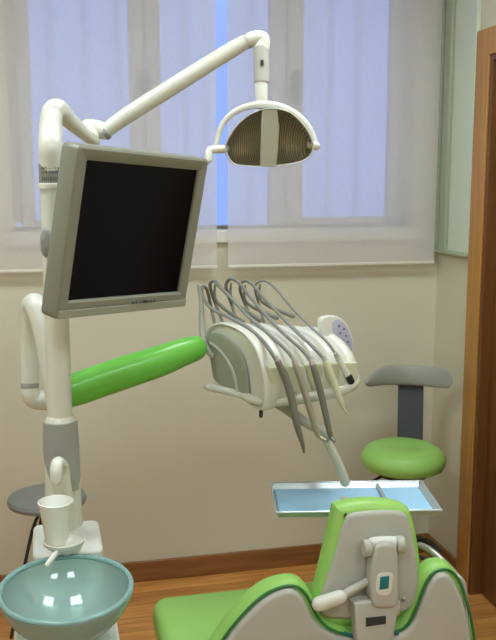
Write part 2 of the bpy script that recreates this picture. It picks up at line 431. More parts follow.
for r_, (zz, hh) in enumerate(((.78, .1), (.55, .13), (.22, .2))):
    a = -2.45
    while a < -1.0:
        w = random.choice((.06, .09, .14)); zc = z0+(z1-z0)*zz
        p = [(px_+.0285*math.cos(t), py_+.0285*math.sin(t)) for t in (a, a+w)]
        h = (z1-z0)*hh*.5
        v = [bm.verts.new((p[0][0], p[0][1], zc-h)), bm.verts.new((p[1][0], p[1][1], zc-h)), bm.verts.new((p[1][0], p[1][1], zc+h)), bm.verts.new((p[0][0], p[0][1], zc+h))]
        bm.faces.new(v); a += w+random.choice((.05, .08))
obj('print', bm, M['labmark'], lb)
obj('collar', lathe(nb(), [(.027, z0-.012), (.0305, z0-.012), (.0305, z0-.002), (.0275, z0)], (px_, py_, 0), 32, close=True), M['white'], U)
# lower sleeve with grey cover
bm = nb(); n = 10
zt = pl(60, 424, 1, py_-.03).z
tube(bm, [(px_, py_, .76), (px_, py_, .80), (px_, py_, zt-.03), (px_, py_, zt+.004), (px_, py_, zt+.012)], [.044, .042, .037, .034, .028], 28, cap='flat')
obj('sleeve', bm, M['white'], U)
bm = nb(); rings = []
za, zb_ = pl(62, 425, 1, py_-.04).z, pl(66, 492, 1, py_-.04).z
for i in range(13):
    t = i/12; z = za+(zb_-za)*t
    r = .0385+(.044-.0385)*t+.002
    a0, a1 = math.radians(-165+55*max(0, t-.45)/.55), math.radians(-20-8*max(0, t-.45)/.55)
    if t > .9: a0 += .35; a1 -= .2
    ring = []
    for rr in (r, r-.006):
        for k in range(11): 
            a = a0+(a1-a0)*(k/10 if rr == r else 1-k/10); ring.append(bm.verts.new((px_+rr*math.cos(a), py_+rr*math.sin(a), z)))
    rings.append(ring)
for a, b in zip(rings, rings[1:]):
    for k in range(22): bm.faces.new((a[k], a[(k+1) % 22], b[(k+1) % 22], b[k]))
bm.faces.new(rings[0][::-1]); bm.faces.new(rings[-1])
obj('cover', bm, M['grey'], U, label='grey cover plate')
# column block behind the bowl
xa, xb = pl(32, 535, 1, 1.93).x, pl(102, 535, 1, 1.93).x
ztb = pl(70, 536, 1, 1.99).z
bm = nb(); lp = []
for cx, cy, a0 in ((xb-.02, 2.06, 0), (xa+.02, 2.06, 90), (xa+.02, 1.91, 180), (xb-.02, 1.91, 270)):
    for k in range(5): a = math.radians(a0+k*22.5); lp.append((cx+.02*math.cos(a), cy+.02*math.sin(a), 0))
prism(bm, [(x+(.0), y, 0) for x, y, z in lp], (0, 0, ztb)); obj('column', bm, M['plastic'], U, bevel=.006, seg=3)
# cuspidor foot under the bowl
bc = at(66, 586, 1.72)
bm = nb(); lp = []
for cx, cy, a0 in ((.095, 1.87, 0), (-.06, 1.87, 90), (-.06, 1.62, 180), (.095, 1.62, 270)):
    for k in range(5): a = math.radians(a0+k*22.5); lp.append((cx+.025*math.cos(a), cy+.025*math.sin(a), 0))
prism(bm, lp, (0, 0, .655)); obj('lower_body', bm, M['plastic'], U, bevel=.006, seg=3)
obj('trim_strip', tube(nb(), [(.1185, 1.604, .05), (.1185, 1.604, .64)], .006, 10), M['greenpipe'], U, label='green trim strip')
# faucet and cup filler
bm = nb(); tube(bm, [at(64, 530, 1.94), at(63.5, 500, 1.925), at(62.5, 482, 1.912), at(62, 470, 1.90), at(61, 465, 1.88), at(57.5, 463, 1.862), at(56, 470, 1.85), at(56, 480, 1.848)], [.023, .021, .018, .016, .014, .0135, .0135, .012], 18, smooth=5)
obj('cup_filler', bm, M['white'], U)
# cup shelf
cc = at(57, 541, 1.86); shelf_c = at(64, 541, 1.865)
zsh = shelf_c.z
bm = nb(); lathe(bm, [(0, -.012), (.034, -.012), (.043, -.004), (.045, .004), (.0425, .005), (.040, -.001), (0, -.002)], (shelf_c.x, shelf_c.y, zsh), 36)
obj('cup_shelf', bm, M['white'], U)
bm = nb(); tube(bm, [(shelf_c.x+.006, shelf_c.y, zsh-.01), (shelf_c.x+.015, shelf_c.y+.055, zsh-.03)], [.022, .026], 16); obj('shelf_bracket', bm, M['white'], U)
bm = nb(); tube(bm, [at(60, 547, 1.86), at(57, 552, 1.83), at(52, 558, 1.80), at(47, 565, 1.785)], [.007, .006, .0055, .0052], 12, smooth=4); obj('rinse_spout', bm, M['white'], U)
# arch tube that carries the delivery arm
bm = nb(); tube(bm, [at(60, 440, 1.985), at(57, 415, 2.0), at(53, 385, 2.0), at(46.5, 345, 2.0), at(41, 320, 2.005), at(35.5, 305, 2.02), at(31.5, 308, 2.045), at(30, 325, 2.06), at(29.5, 350, 2.07), at(30, 383, 2.075)],
     [.020, .0205, .0215, .024, .0255, .0265, .026, .025, .0225, .0205], 24, smooth=5)
obj('arch_tube', bm, M['white'], U)

# ------------------------------------------------------------------ cuspidor bowl
t = thing('cuspidor_bowl', 'aqua frosted glass cuspidor bowl in front of the unit column', 'bowl', (bc.x, bc.y, .655))
RX, RY = .131, .150
prof = [(0, .0), (.25, .0), (.30, .004), (.42, .010), (.62, .026), (.80, .050), (.92, .074), (.985, .094), (1.0, .100), (1.01, .106), (.99, .112), (.955, .108), (.93, .096), (.87, .078), (.74, .053), (.58, .034), (.4, .021), (.2, .014), (0, .012)]
k = (bc.z-.655-.112)
bm = nb(); lathe(bm, [(r, z*(bc.z-.6555)/.112+.6555) for r, z in prof], (bc.x, bc.y, 0), 64, sx=RX, sy=RY); obj('bowl', bm, M['bowl'], t)
rp_ = [(bc.x+(RX*.972)*math.cos(2*PI*k/64), bc.y+(RY*.972)*math.sin(2*PI*k/64), bc.z-.003) for k in range(65)]
obj('rim', tube(nb(), rp_, .0058, 14, cap='flat'), M['bowlrim'], t, label='thick aqua glass rim')
zf = .6555+.013*(bc.z-.6555)/.112
obj('drain', lathe(nb(), [(0, zf+.003), (.016, zf+.003), (.019, zf), (.019, zf-.002), (0, zf-.002)], (bc.x, bc.y, 0), 24), M['steel'], t)

# cup
t = lathe(nb(), [(0, .002), (.0225, .002), (.0235, .004), (.0358, .090), (.0378, .093), (.0362, .094), (.034, .090), (.0218, .008), (0, .008)], (cc.x, cc.y, zsh-.002), 36)
o = obj('plastic_cup', t, M['cup']); tag(o, 'white plastic cup standing on the round shelf by the cup filler', 'cup')

# ------------------------------------------------------------------ monitor
X = Vector((.760, .649, -.047)).normalized(); Z = Vector((.154, -.110, .982)); Z = (Z-X*Z.dot(X)).normalized(); Y = Z.cross(X)
R = Matrix((X, Y, Z)).transposed()
MT = thing('monitor', 'grey flat-panel computer monitor with dark screen fixed to the white pole', 'monitor', Vector((.1935, 1.882, 1.445)), R)
def rrect(x0, x1, z0, z1, r, n=5):
    out = []
    for cx, cz, a0 in ((x1-r, z1-r, 0), (x0+r, z1-r, 90), (x0+r, z0+r, 180), (x1-r, z0+r, 270)):
        for k in range(n+1): a = math.radians(a0+90*k/n); out.append((cx+r*math.cos(a), cz+r*math.sin(a)))
    return out
OX0, OX1, OZ0, OZ1 = -.203, .198, -.180, .171
sx0, sx1, sz0, sz1 = -.171, .171, -.1425, .1425
bm = nb()
ro = rrect(OX0, OX1, OZ0, OZ1, .012); ri = [(min(max(x, sx0), sx1), min(max(z, sz0), sz1)) for x, z in ro]
def ring(pts, y): return [bm.verts.new((x, y, z)) for x, z in pts]
def sc_(pts, k): return [(x*k, z*k) for x, z in pts]
rin = [(sx0 if x < 0 else sx1, sz0 if z < 0 else sz1) for x, z in ro]
n = len(ro)
corn = [ro[i*6:(i+1)*6] for i in range(4)]
def loopverts(ins, y):
    return ring(rrect(OX0+ins, OX1-ins, OZ0+ins, OZ1-ins, max(.012-ins, .002)), y)
inner_f = ring(rrect(sx0, sx1, sz0, sz1, .0015), -.004); inner_b = ring(rrect(sx0, sx1, sz0, sz1, .0015), .006)
L_ = [inner_b, inner_f, ring(rrect(sx0-.004, sx1+.004, sz0-.004, sz1+.004, .003), -.008), loopverts(.006, -.010), loopverts(.0015, -.007), loopverts(0, 0), loopverts(0, .034), loopverts(.004, .040), loopverts(.05, .056), loopverts(.09, .062)]
for a, b in zip(L_, L_[1:]):
    for k in range(24): bm.faces.new((a[k], a[(k+1) % 24], b[(k+1) % 24], b[k]))
bm.faces.new(L_[-1])
obj('casing', bm, M['bezel'], MT, 'L')
obj('screen', box(nb(), sx0-.001, sx1+.001, .001, .005, sz0-.001, sz1+.001), M['screen'], MT, 'L', smooth=False)
o = obj('chin_highlight', box(nb(), OX0+.004, OX1-.004, -.0125, -.0095, OZ0+.003, OZ0+.020), M['bezel_highlight'], MT, 'L', bevel=.001)  # painted highlight band along the lower bezel
for i in range(7):
    x = .045+i*.0115-.06+.03; w = .003 if i != 3 else .005
    obj('button', box(nb(), x-w, x+w, -.0145, -.0095, OZ0+.0225, OZ0+.0265), M['dark'] if i == 3 else M['midgrey'], MT, 'L')
# bracket from monitor back to the pole
bk = MT.matrix_basis.inverted() @ Vector((px_, py_, 1.40))
bm = nb(); box(bm, -.06, .04, .060, .070, -.06, .06); obj('mount_plate', bm, M['midgrey'], MT, 'L', bevel=.004)
bm = nb(); tube(bm, [MT.matrix_basis @ Vector((-.01, .06, 0)), MT.matrix_basis @ Vector((-.03, .10, 0)), Vector((px_+.02, py_+.01, 1.42)), Vector((px_, py_, 1.42))], .016, 14, smooth=4); obj('mount_arm', bm, M['midgrey'], MT)
kc = at(46, 243, 1.893)
bm = nb(); lathe(bm, [(0, .012), (.008, .0115), (.0115, .008), (.0125, 0), (.0125, -.02), (0, -.02)], (0, 0, 0), 28, sx=1, sy=2.6,
      mw=Matrix.Translation(kc) @ Matrix((RT, Vector((0, 0, 1)), RT.cross(Vector((0, 0, 1))).normalized())).transposed().to_4x4())
obj('clamp_knob', bm, M['grey'], MT)

# ------------------------------------------------------------------ operating lamp
OLd = 2.2
eb = at(95, 129, 2.25); tipj = at(258, 38, 2.2)
L = thing('operating_lamp', 'white dental operating lamp on articulated arm with brownish mirrored reflector', 'lamp', eb)
bm = nb(); tube(bm, [at(92, 137, 2.24), at(93, 127, 2.25)], [.020, .021], 20); tube(bm, [at(87, 127, 2.25), at(97, 129, 2.25), at(103, 131, 2.25)], [.021, .0235, .0215], 20, smooth=3)
obj('elbow_joint', bm, M['white'], L)
bm = nb(); tube(bm, [at(104, 133, 2.25), at(108, 129, 2.25), at(130, 113.5, 2.245), at(180, 82, 2.225), at(228, 52, 2.21), at(247, 41, 2.205)], [.0175, .019, .0215, .0215, .0205, .018], 22, smooth=4)
obj('arm', bm, M['white'], L)
obj('arm_collar', tube(nb(), [at(103.5, 133.5, 2.25), at(107, 131, 2.249)], .0205, 20, cap='flat'), M['grey'], L)
obj('arm_collar', tube(nb(), [at(246, 42, 2.205), at(249.5, 40, 2.205)], .0190, 20, cap='flat'), M['grey'], L)
bm = nb(); tube(bm, [at(250, 39.5, 2.2), at(258, 38, 2.2), at(263, 40, 2.2), at(262, 48, 2.2)], [.0185, .019, .0185, .019], 22, smooth=4); obj('wrist_joint', bm, M['white'], L)
bm = nb(); tube(bm, [at(261, 47, 2.2), at(261.5, 66, 2.2), at(261.5, 83, 2.2)], [.0198, .0192, .0192], 24, cap='flat'); obj('sleeve', bm, M['shell'], L, bevel=.002)
obj('latch', box(nb(), -.004, .004, -.002, .002, -.007, .007, Matrix.Translation(at(262, 63, 2.179)) @ Matrix.Rotation(-YAW, 4, 'Z')), M['dark'], L)
bm = nb(); tube(bm, [at(261.5, 80, 2.2), at(261.5, 97, 2.2), at(262, 106, 2.2)], [.0165, .016, .012], 24, smooth=3); obj('stem', bm, M['white'], L)
yk = [(213, 150), (217, 142), (221, 127), (231, 114.5), (246, 107), (263, 104.5), (280, 107), (296, 115), (307, 126), (313, 138), (316, 147)]
bm = nb(); tube(bm, [at(x, y, 2.2-.03*math.cos((x-264)/52*1.4)+.02) for x, y in yk], [.0065, .007, .0075, .008, .0085, .010, .010, .010, .0095, .009, .009], 16, smooth=4, flat=1.0); obj('yoke', bm, M['white'], L)
bm = nb(); tube(bm, [at(226, 149, 2.2), at(214, 149.5, 2.19), at(209, 151, 2.18), at(208.5, 160, 2.175)], [.011, .0105, .0095, .0085], 14, smooth=4); obj('handle', bm, M['white'], L)
bm = nb(); tube(bm, [at(310, 145, 2.2), at(316, 146, 2.2)], [.010, .011], 14); obj('pivot_cap', bm, M['white'], L)
# head: face outline in camera-facing vertical plane (slight downward tilt)
hc = at(270, 140, 2.185)
hR = Matrix((RT, Vector((math.sin(YAW), math.cos(YAW), 0)), Vector((0, 0, 1)))).transposed() @ Matrix.Rotation(math.radians(6), 3, 'X')
HM = Matrix.Translation(hc) @ hR.to_4x4()
S = 2.185/F
face = [(224.5, 147), (229, 136), (238, 124), (250, 114.5), (264, 109.5), (276, 109), (290, 113), (303, 124), (311, 136), (314.5, 148), (309, 158), (296, 163), (280, 165.5), (262, 166.5), (245, 166), (233, 164), (227, 157)]
fl = smoothloop([((x-270)*S, 0, -(y-140)*S) for x, y in face], 3)
def hring(k, y, dz=0): return [HM @ Vector((p.x*k, y, p.z*k+dz)) for p in fl]
def loft(bm, rings, capa=False, capb=False):
    R_ = [[bm.verts.new(p) for p in r] for r in rings]; n = len(R_[0])
    for a, b in zip(R_, R_[1:]):
        for k in range(n): bm.faces.new((a[k], a[(k+1) % n], b[(k+1) % n], b[k]))
    if capa: bm.faces.new(R_[0])
    if capb: bm.faces.new(R_[-1])
    return bm
bm = loft(nb(), [hring(.955, -.002), hring(.985, -.006), hring(1.0, 0), hring(1.0, .012), hring(.93, .045), hring(.75, .075), hring(.45, .092), hring(.1, .097)], False, True)
obj('lamp_housing', bm, M['shell'], L)
bm = loft(nb(), [hring(.962, -.001), hring(.94, .01), hring(.85, .03), hring(.7, .045), hring(.5, .056), hring(.25, .062), hring(.03, .064)], False, True)
obj('reflector', bm, M['reflector'], L)
obj('lens', prism(nb(), hring(.957, -.001), HM.to_3x3() @ Vector((0, .002, 0))), M['lens'], L)
bm = nb(); q = [(262, 110), (277, 110), (279, 130), (277, 166.5), (260, 166.5), (261, 130)]
prism(bm, [HM @ Vector(((x-270)*S, -.005, -(y-140)*S)) for x, y in q], HM.to_3x3() @ Vector((0, .022, 0))); obj('centre_shield', bm, M['shield'], L, bevel=.003)

# ------------------------------------------------------------------ delivery unit
HB = at(262, 412, 2.15)
HW = Vector((.918, .396, 0)).normalized(); HY = Vector((-HW.y, HW.x, 0))
HR = Matrix((HW, HY, Vector((0, 0, 1)))).transposed()
HMX = Matrix.Translation(HB) @ HR.to_4x4(); HI = HMX.inverted()
def hp(px, py, yl):
    """point on the pixel ray at head-local depth yl"""
    r = ray(px, py); n = HY; return EYEP + r*(((HB+HY*yl-EYEP).dot(n))/r.dot(n))
def hw(x, y, z): return HMX @ Vector((x, y, z))
DU = thing('delivery_unit', 'white dentist instrument console with ribbed cover on a green support arm', 'instrument console', HB, HR)
# support arm
ja, jb = at(37, 398, 2.09), hp(206, 349, .16)
bm = nb(); P_ = [at(54, 396, 2.10), at(64, 393, 2.11), at(80, 388, 2.13), at(120, 374, 2.17), at(160, 361, 2.21), at(182, 352.5, 2.24), at(195, 348.5, 2.26)]
tube(bm, P_, [.026, .038, .0415, .0425, .0405, .037, .033], 26, smooth=5, flat=.8); obj('support_arm', bm, M['greenarm'], DU, label='glossy green arm')
bm = nb(); tube(bm, [at(30, 388, 2.075), at(31, 394, 2.077), at(36, 400, 2.085), at(52, 399, 2.10)], [.021, .022, .023, .026], 20, smooth=4); obj('arm_joint', bm, M['white'], DU)
bm = nb(); tube(bm, [at(30, 383, 2.075), at(30, 388, 2.075)], [.0215, .0215], 24, cap='flat'); obj('joint_ring', bm, M['grey'], DU, label='grey ring')
# body: side profile read on the plane of the left end
def sp_(px, py):
    r = ray(px, py); q = HI @ (EYEP+r*((HB-EYEP).dot(HW)/r.dot(HW))); return (0, q.y, q.z)
out_ = [(206.5, 336), (209.5, 327), (218, 322.5), (231, 324), (244, 331), (254, 342), (261, 356), (265.5, 374), (267, 394), (265, 409), (257, 409), (246, 401), (228, 391), (215, 380), (212, 367), (211, 352)]
pl_ = smoothloop([sp_(x, y) for x, y in out_], 3)
HL = .325
def hprof(x, s, hz=1.0):
    c = Vector((0, .1, .1)); return [hw(x, (p.y-c.y)*s+c.y, ((p.z-c.z)*s+c.z)*hz) for p in pl_]
def hzz(x): return 1-.24*max(0, x)/HL
bm = loft(nb(), [hprof(.002, .93), hprof(.006, .955), hprof(.02, .965), hprof(.12, .965, hzz(.12)), hprof(.22, .965, hzz(.22)), hprof(HL-.03, .96, hzz(HL-.03)), hprof(HL-.01, .92, hzz(HL)), hprof(HL, .84, hzz(HL))], True, True); obj('body', bm, M['white'], DU)
bm = loft(nb(), [hprof(.006, .90), hprof(-.003, .93), hprof(-.006, .965), hprof(-.004, .99), hprof(.002, 1.005), hprof(.028, 1.005), hprof(.033, .99), hprof(.034, .95)], False, False)
obj('side_rim', bm, M['white'], DU)
cap_ = [(209, 341), (213, 333), (222, 334), (234, 342), (243, 354), (248, 370), (250, 388), (249, 397), (240, 394), (226, 387), (216, 378), (213, 365)]
obj('end_cap', pad(nb(), smoothloop([HMX @ (Vector(sp_(x, y))-Vector((.001, 0, 0))) for x, y in cap_], 3), -HW, .006, .003), M['endcap'], DU, label='olive-grey end cap')
obj('cap_ridge', tube(nb(), [HMX @ (Vector(sp_(x, y))-Vector((.0075, 0, 0))) for x, y in ((213, 343), (221, 349), (230, 360), (237, 375), (240, 391))], .0045, 10, smooth=4), M['shell'], DU)
# ribs on top
rib_ = [sp_(x, y) for x, y in ((213, 325), (222, 323), (234, 325.5), (246, 333), (255, 344), (261.5, 357), (265, 370))]
for k in range(5):
    x0 = .030+k*.0605; w = .024
    bm = nb(); tube(bm, [hw(x0+w, y+.012, z*hzz(x0+w)-.017) for _, y, z in rib_], [.018, .021, .023, .024, .024, .023, .018], 20, smooth=3, flat=1.0)
    obj('rib', bm, M['white'], DU)
# holders
for k in range(5):
    x0 = .004+k*.0625
    f0 = [(x0, .112), (x0+.052, .112), (x0+.050, .075), (x0+.036, .038), (x0+.020, .036), (x0+.004, .072)]
    bm = prism(nb(), [hw(x, -.019, z*hzz(x)+.004) for x, z in f0], HY*.03)
    obj('holder', bm, M['cream'], DU, bevel=.004, seg=3, label='cream instrument holder')
obj('front_lip', tube(nb(), [hw(.02, -.0, .022), hw(.12, -.004, .020), hw(.25, -.004, .02), hw(.31, .004, .032), hw(HL-.004, .02, .06)], [.014, .017, .018, .018, .013], 16, smooth=5), M['white'], DU)
obj('under_knob', tube(nb(), [hp(261, 411, .02), hp(261, 416, .02)], [.005, .005], 10), M['dark'], DU)
# handle bar on left end
bm = nb(); tube(bm, [hw(.004, .01, .024), hw(-.008, .035, .027), hp(244, 395.5, .075), hp(228, 391.5, .13), hp(213, 388, .185), hp(207, 386.5, .20)], [.010, .0115, .0105, .0095, .0095, .010], 16, smooth=5); obj('handle_bar', bm, M['plastic'], DU)
# keypad
kp = smoothloop([(321, 322), (326, 316.5), (337, 316), (346, 322), (352, 333), (354.5, 347), (352, 358), (346, 360), (334, 350), (324, 338)], 3)
kv = [hp(p.x, p.y, .075) for p in [Vector((q[0], q[1], 0)) for q in kp]]
obj('keypad', pad(nb(), kv, HY, .018, .005), M['white'], DU)
kq = smoothloop([(333, 322), (339, 319.5), (346, 326), (351, 336), (353, 347), (351, 355), (345, 353), (338, 342), (333, 331)], 3)
kb = obj('keypad_face', pad(nb(), [hp(q[0], q[1], .0735) for q in kq], HY, .003, .001), M['keypad'], DU, label='lavender button face')
for (x, y) in ((339, 326), (344, 329), (340, 333), (346, 336), (342, 340), (348, 342), (346, 348), (350, 350)):
    c = hp(x, y, .073); bm = nb(); tube(bm, [c-HY*.002, c+HY*.001], .0032, 10, cap='flat'); obj('button', bm, M['button'], DU)
# rods that lift the hoses
tops = [(201, 287), (216, 282), (232, 281), (246, 283), (261, 282)]
obj('hose_post', tube(nb(), [hp(198, 285, .26), hp(201, 300, .26), hp(202, 325, .25), hp(205, 345, .225), hp(212, 356, .20)], [.0045, .0065, .009, .0085, .007], 12, smooth=4), M['shell'], DU)
for (x, y) in tops[1:]:
    k = tops.index((x, y)); b0 = hw(.03+k*.058, .20, .19)
    obj('hose_post', tube(nb(), [hp(x-1, y+3, .25), hp(x+1, y+20, .245), b0], [.0035, .004, .006], 10, smooth=4), M['darksteel'], DU)
# arm down to the tray
bm = nb(); tube(bm, [hw(.09, .1, -.002), hw(.12, .09, -.012), at(305, 422, 2.24), at(319, 429, 2.23), at(326, 437, 2.225)], [.022, .016, .012, .014, .0135], 16, smooth=4)
obj('tray_arm_link', bm, M['shell'], DU)
TC = Vector((.780, 2.105, .706)); TA = math.radians(-10.8)
TMX = Matrix.Translation(TC) @ Matrix.Rotation(TA, 4, 'Z')
foot = TMX @ Vector((-.0, .115, -.004))
fb = at(346, 480, 2.30)
bm = nb(); tube(bm, [at(320, 430, 2.228), at(330, 447, 2.24), at(339, 465, 2.26), at(343.5, 477, 2.275), Vector((at(345, 482, 2.285)))], [.0125, .0115, .0115, .0125, .013], 16, smooth=4)
obj('tray_arm', bm, M['plastic'], DU)
fp = at(346, 484, 2.285)
obj('tray_socket', lathe(nb(), [(0, 0), (.034, 0), (.034, .006), (.018, .010), (.016, .02), (0, .02)], (fp.x, fp.y, TC.z+.001), 28), M['plastic'], DU)

# instruments with hoses: each one a thing held in a holder
specs = [
 ('slim steel-bodied handpiece with grey hose, leftmost in the console holders', M['darksteel'], [(278, 362, -.034), (289, 388, -.05), (297, 425, -.07), (302, 442, -.075), (304, 452, -.076)], [.0085, .0105, .0088, .0055, .003],
  [(277, 362, -.034), (271, 352, -.02), (262, 340, .03), (246, 326, .09), (228, 317, .17), (211, 308, .23), (203, 296, .26), (202, 287, .27), (207, 290, .30), (212, 312, .33), (216, 330, .26)]),
 ('steel turbine handpiece with grey hose, second from left in the console holders', M['steel'], [(295, 363, -.034), (304, 390, -.05), (316, 430, -.07), (320, 437, -.075), (325, 440, -.09)], [.0075, .009, .007, .0055, .0045],
  [(295, 363, -.034), (288, 352, -.01), (270, 335, .05), (250, 318, .13), (232, 299, .21), (220, 287, .25), (214, 281, .27), (210, 286, .30), (216, 305, .33), (224, 326, .26)]),
 ('steel turbine handpiece with grey hose, in the middle of the console holders', M['darksteel'], [(312, 363, -.034), (320, 390, -.05), (329, 430, -.07), (331, 437, -.072), (334, 441, -.085)], [.0075, .009, .0072, .0055, .0045],
  [(312, 363, -.034), (302, 350, -.01), (282, 332, .05), (263, 312, .13), (248, 294, .22), (238, 282, .26), (230, 279, .28), (226, 287, .30), (232, 306, .33), (238, 326, .26)]),
 ('cream air-water syringe with hooked tip and grey hose, in the fourth console holder', M['cream'], [(326, 362, -.034), (333, 380, -.045), (341, 402, -.06), (343, 408, -.062), (348, 414, -.066)], [.0085, .0095, .0075, .0035, .0025],
  [(326, 362, -.034), (316, 350, -.01), (298, 333, .05), (280, 315, .13), (262, 296, .22), (252, 284, .26), (244, 281, .28), (240, 289, .30), (246, 306, .33), (252, 322, .26)]),
 ('short curing handpiece with black tip and thin hose, rightmost in the console holders', M['plastic'], [(338, 358, -.034), (344, 369, -.04), (350, 379, -.045)], [.008, .009, .0085],
  [(338, 358, -.034), (328, 343, -.005), (310, 326, .07), (293, 309, .15), (278, 291, .22), (268, 282, .26), (261, 281, .28), (255, 287, .30), (259, 305, .33), (264, 322, .26)]),
]
for i, (lab, mm, hpts, hr, hose) in enumerate(specs):
    base = hp(*hpts[0])
    t = thing('dental_handpiece', lab, 'dental instrument', base, group='instruments in the console holders')
    obj('handpiece_body', tube(nb(), [hp(*p) for p in hpts], hr, 16, smooth=4), mm, t)
    obj('hose', tube(nb(), [hp(*p) for p in hose], .0047 if i < 4 else .0036, 12, smooth=6), M['hose'], t)
    c0, c1 = hp(*hpts[0]), hp(*hpts[1]); d = (c1-c0).normalized()
    obj('hose_coupling', tube(nb(), [c0-d*.016, c0+d*.004], [.0055, .0085], 14, cap='flat'), M['shell'], t)
    if i == 4: obj('black_tip', tube(nb(), [hp(349, 377, -.046), hp(351, 381, -.05)], .0092, 14), M['black'], t)

# ------------------------------------------------------------------ instrument tray
t = thing('instrument_tray', 'shallow metal tray lined with light blue paper hanging under the console', 'tray', TC, TA)
bm = nb(); tw, td, th = .204, .099, .016
box(bm, -tw, tw, -td, td, -.003, 0)
for s in (-1, 1):
    prism(bm, [(s*(tw-.003), -td, 0), (s*(tw+.006), -td, th), (s*(tw+.010), -td, th), (s*(tw+.001), -td, -.003)], (0, 2*td, 0))
prism(bm, [(-tw, -td, -.003), (-tw, -td-.012, th-.002), (-tw, -td-.008, th), (-tw, -td+.003, 0)], (2*tw, 0, 0))
prism(bm, [(-tw, td, -.003), (-tw, td+.010, th), (-tw, td+.006, th), (-tw, td-.003, 0)], (2*tw, 0, 0))
tube(bm, [(-tw-.006, -td-.01, th-.002), (tw+.008, -td-.01, th-.002)], .0035, 10); tube(bm, [(-tw-.006, td+.008, th), (tw+.008, td+.008, th)], .0025, 10)
tube(bm, [(-tw-.008, -td-.01, th-.001), (-tw-.008, td+.008, th)], .0025, 10); tube(bm, [(tw+.008, -td-.01, th-.001), (tw+.008, td+.008, th)], .003, 10)
obj('pan', bm, M['tray'], t, 'L', smooth=False)
o = obj('divider', box(nb(), .083, .089, -td+.002, td-.002, .001, .015), M['tray'], t, 'L', bevel=.001)
obj('paper_liner', box(nb(), -tw+.004, .081, -td+.004, td-.004, .0005, .002), M['blue'], t, 'L', label='light blue paper liner')
obj('paper_liner', box(nb(), .091, tw-.004, -td+.004, td-.004, .0005, .002), M['blue'], t, 'L', label='light blue paper liner')

# ------------------------------------------------------------------ dental chair
DC = thing('dental_chair', 'dental patient chair in green upholstery with grey plastic back shell and headrest', 'chair', (.62, 1.9, 0))
dh = 1.95
VF = Vector((math.sin(YAW-.16), math.cos(YAW-.16), 0))            # away from camera
tilt = Vector((0, 0, 1))*.22; VN = (VF-tilt*0).normalized()
# headrest
def pp(x, y, d=dh): return at(x, y, d)
hs = [(352, 514), (376, 511), (401, 512), (410, 521), (416, 550), (420, 583), (417, 602), (407, 612), (378, 618), (347, 620), (326, 618), (318, 608), (324, 590), (336, 553), (344, 524)]
def plane_pts(pts, p0, n):
    out = []
    for x, y in pts:
        r = ray(x, y); out.append(EYEP+r*((p0-EYEP).dot(n)/r.dot(n)))
    return out
hn = (VF+Vector((0, 0, -.12))).normalized(); h0 = at(372, 560, 1.93)
sh = smoothloop(plane_pts(hs, h0, hn), 3)
obj('headrest_shell', pad(nb(), sh, hn, .024, .01), M['shell'], DC, label='grey headrest shell')
gp = [(340, 505), (374, 500.5), (404, 505), (414, 516), (421, 548), (424, 584), (422, 606), (410, 617), (378, 627), (343, 630), (319, 626), (312, 611), (317, 588), (326, 552), (334, 516)]
g0 = h0+hn*.008
obj('headrest_cushion', pad(nb(), smoothloop(plane_pts(gp, g0, hn), 3), hn, .062, .026, steps=6), M['green'], DC, label='green headrest cushion')
# left side bulge of the cushion
# back shell
bn = (VF+Vector((0, 0, -.05))).normalized(); b0 = at(345, 620, 1.90)
bs = [(205, 680), (228, 640), (245, 619), (265, 600), (285, 590.5), (297, 592), (306, 603), (316, 622), (335, 636), (372, 640), (405, 633), (418, 615), (428, 590), (437, 576), (447, 574), (456, 583), (464, 602), (471, 630), (476, 680), (476, 760), (205, 760)]
bsl = plane_pts(bs, b0, bn)
ext = smoothloop(bsl, 3)
obj('back_shell', pad(nb(), ext, bn, .035, .012), M['shell'], DC, label='grey back shell')
bg = [(196, 680), (218, 639), (238, 613), (260, 592), (283, 582.5), (300, 583), (311, 594), (321, 614), (338, 628), (372, 632), (400, 625), (412, 606), (421, 582), (432, 568), (448, 565.5), (460, 575), (469, 600), (475, 630), (480, 680), (480, 760), (196, 760)]
b1 = b0+bn*.014
obj('back_cushion', pad(nb(), smoothloop(plane_pts(bg, b1, bn), 3), bn, .07, .028, steps=6), M['green'], DC, label='green back cushion')
bp = smoothloop(plane_pts([(x*.5+a*.5, y*.5+b*.5) for (x, y), (a, b) in zip(bs, bg)], b0+bn*.012, bn), 3)
obj('piping', tube(nb(), bp+[bp[0]], .0035, 8, cap='flat'), M['greenpipe'], DC, label='dark green piping')
# headrest mechanism
q = (RT-RT*0)
def cyl(a, b, r, m, nm, seg=20, cap='round', lab=None, rr=None): return obj(nm, tube(nb(), [a, b], rr or r, seg, cap=cap), m, DC, label=lab)
m0 = h0-hn*.02
def hq(x, y, o=.02):
    n = hn; r = ray(x, y); return EYEP+r*((h0-hn*o-EYEP).dot(n)/r.dot(n))
bm = nb(); tube(bm, [hq(368, 549), hq(373, 543), hq(395, 542), hq(401, 545)], [.013, .013, .013, .013], 20, smooth=3); obj('pivot_bar', bm, M['plastic'], DC)
for x in (367, 400): obj('pivot_cap', tube(nb(), [hq(x-4, 548.5-(x-365)*.1, .024), hq(x+4, 548-(x-365)*.1, .024)], .0195, 22, cap='flat'), M['shell'], DC, bevel=.004, seg=3)
sl = smoothloop([hq(x, y, .048) for x, y in ((377, 546), (384, 543), (393, 544), (398, 551), (399, 580), (398, 605), (386, 609), (373, 606), (371, 580), (374, 555))], 3)
obj('slide_bracket', pad(nb(), sl, hn, .045, .009), M['shell'], DC)
sl = smoothloop([hq(x, y, .0495) for x, y in ((377, 577), (381, 573), (391, 573), (393, 578), (391, 592), (386, 596), (378, 594), (376, 588))], 3)
obj('badge_rim', pad(nb(), sl, hn, .004, .001), M['plastic'], DC)
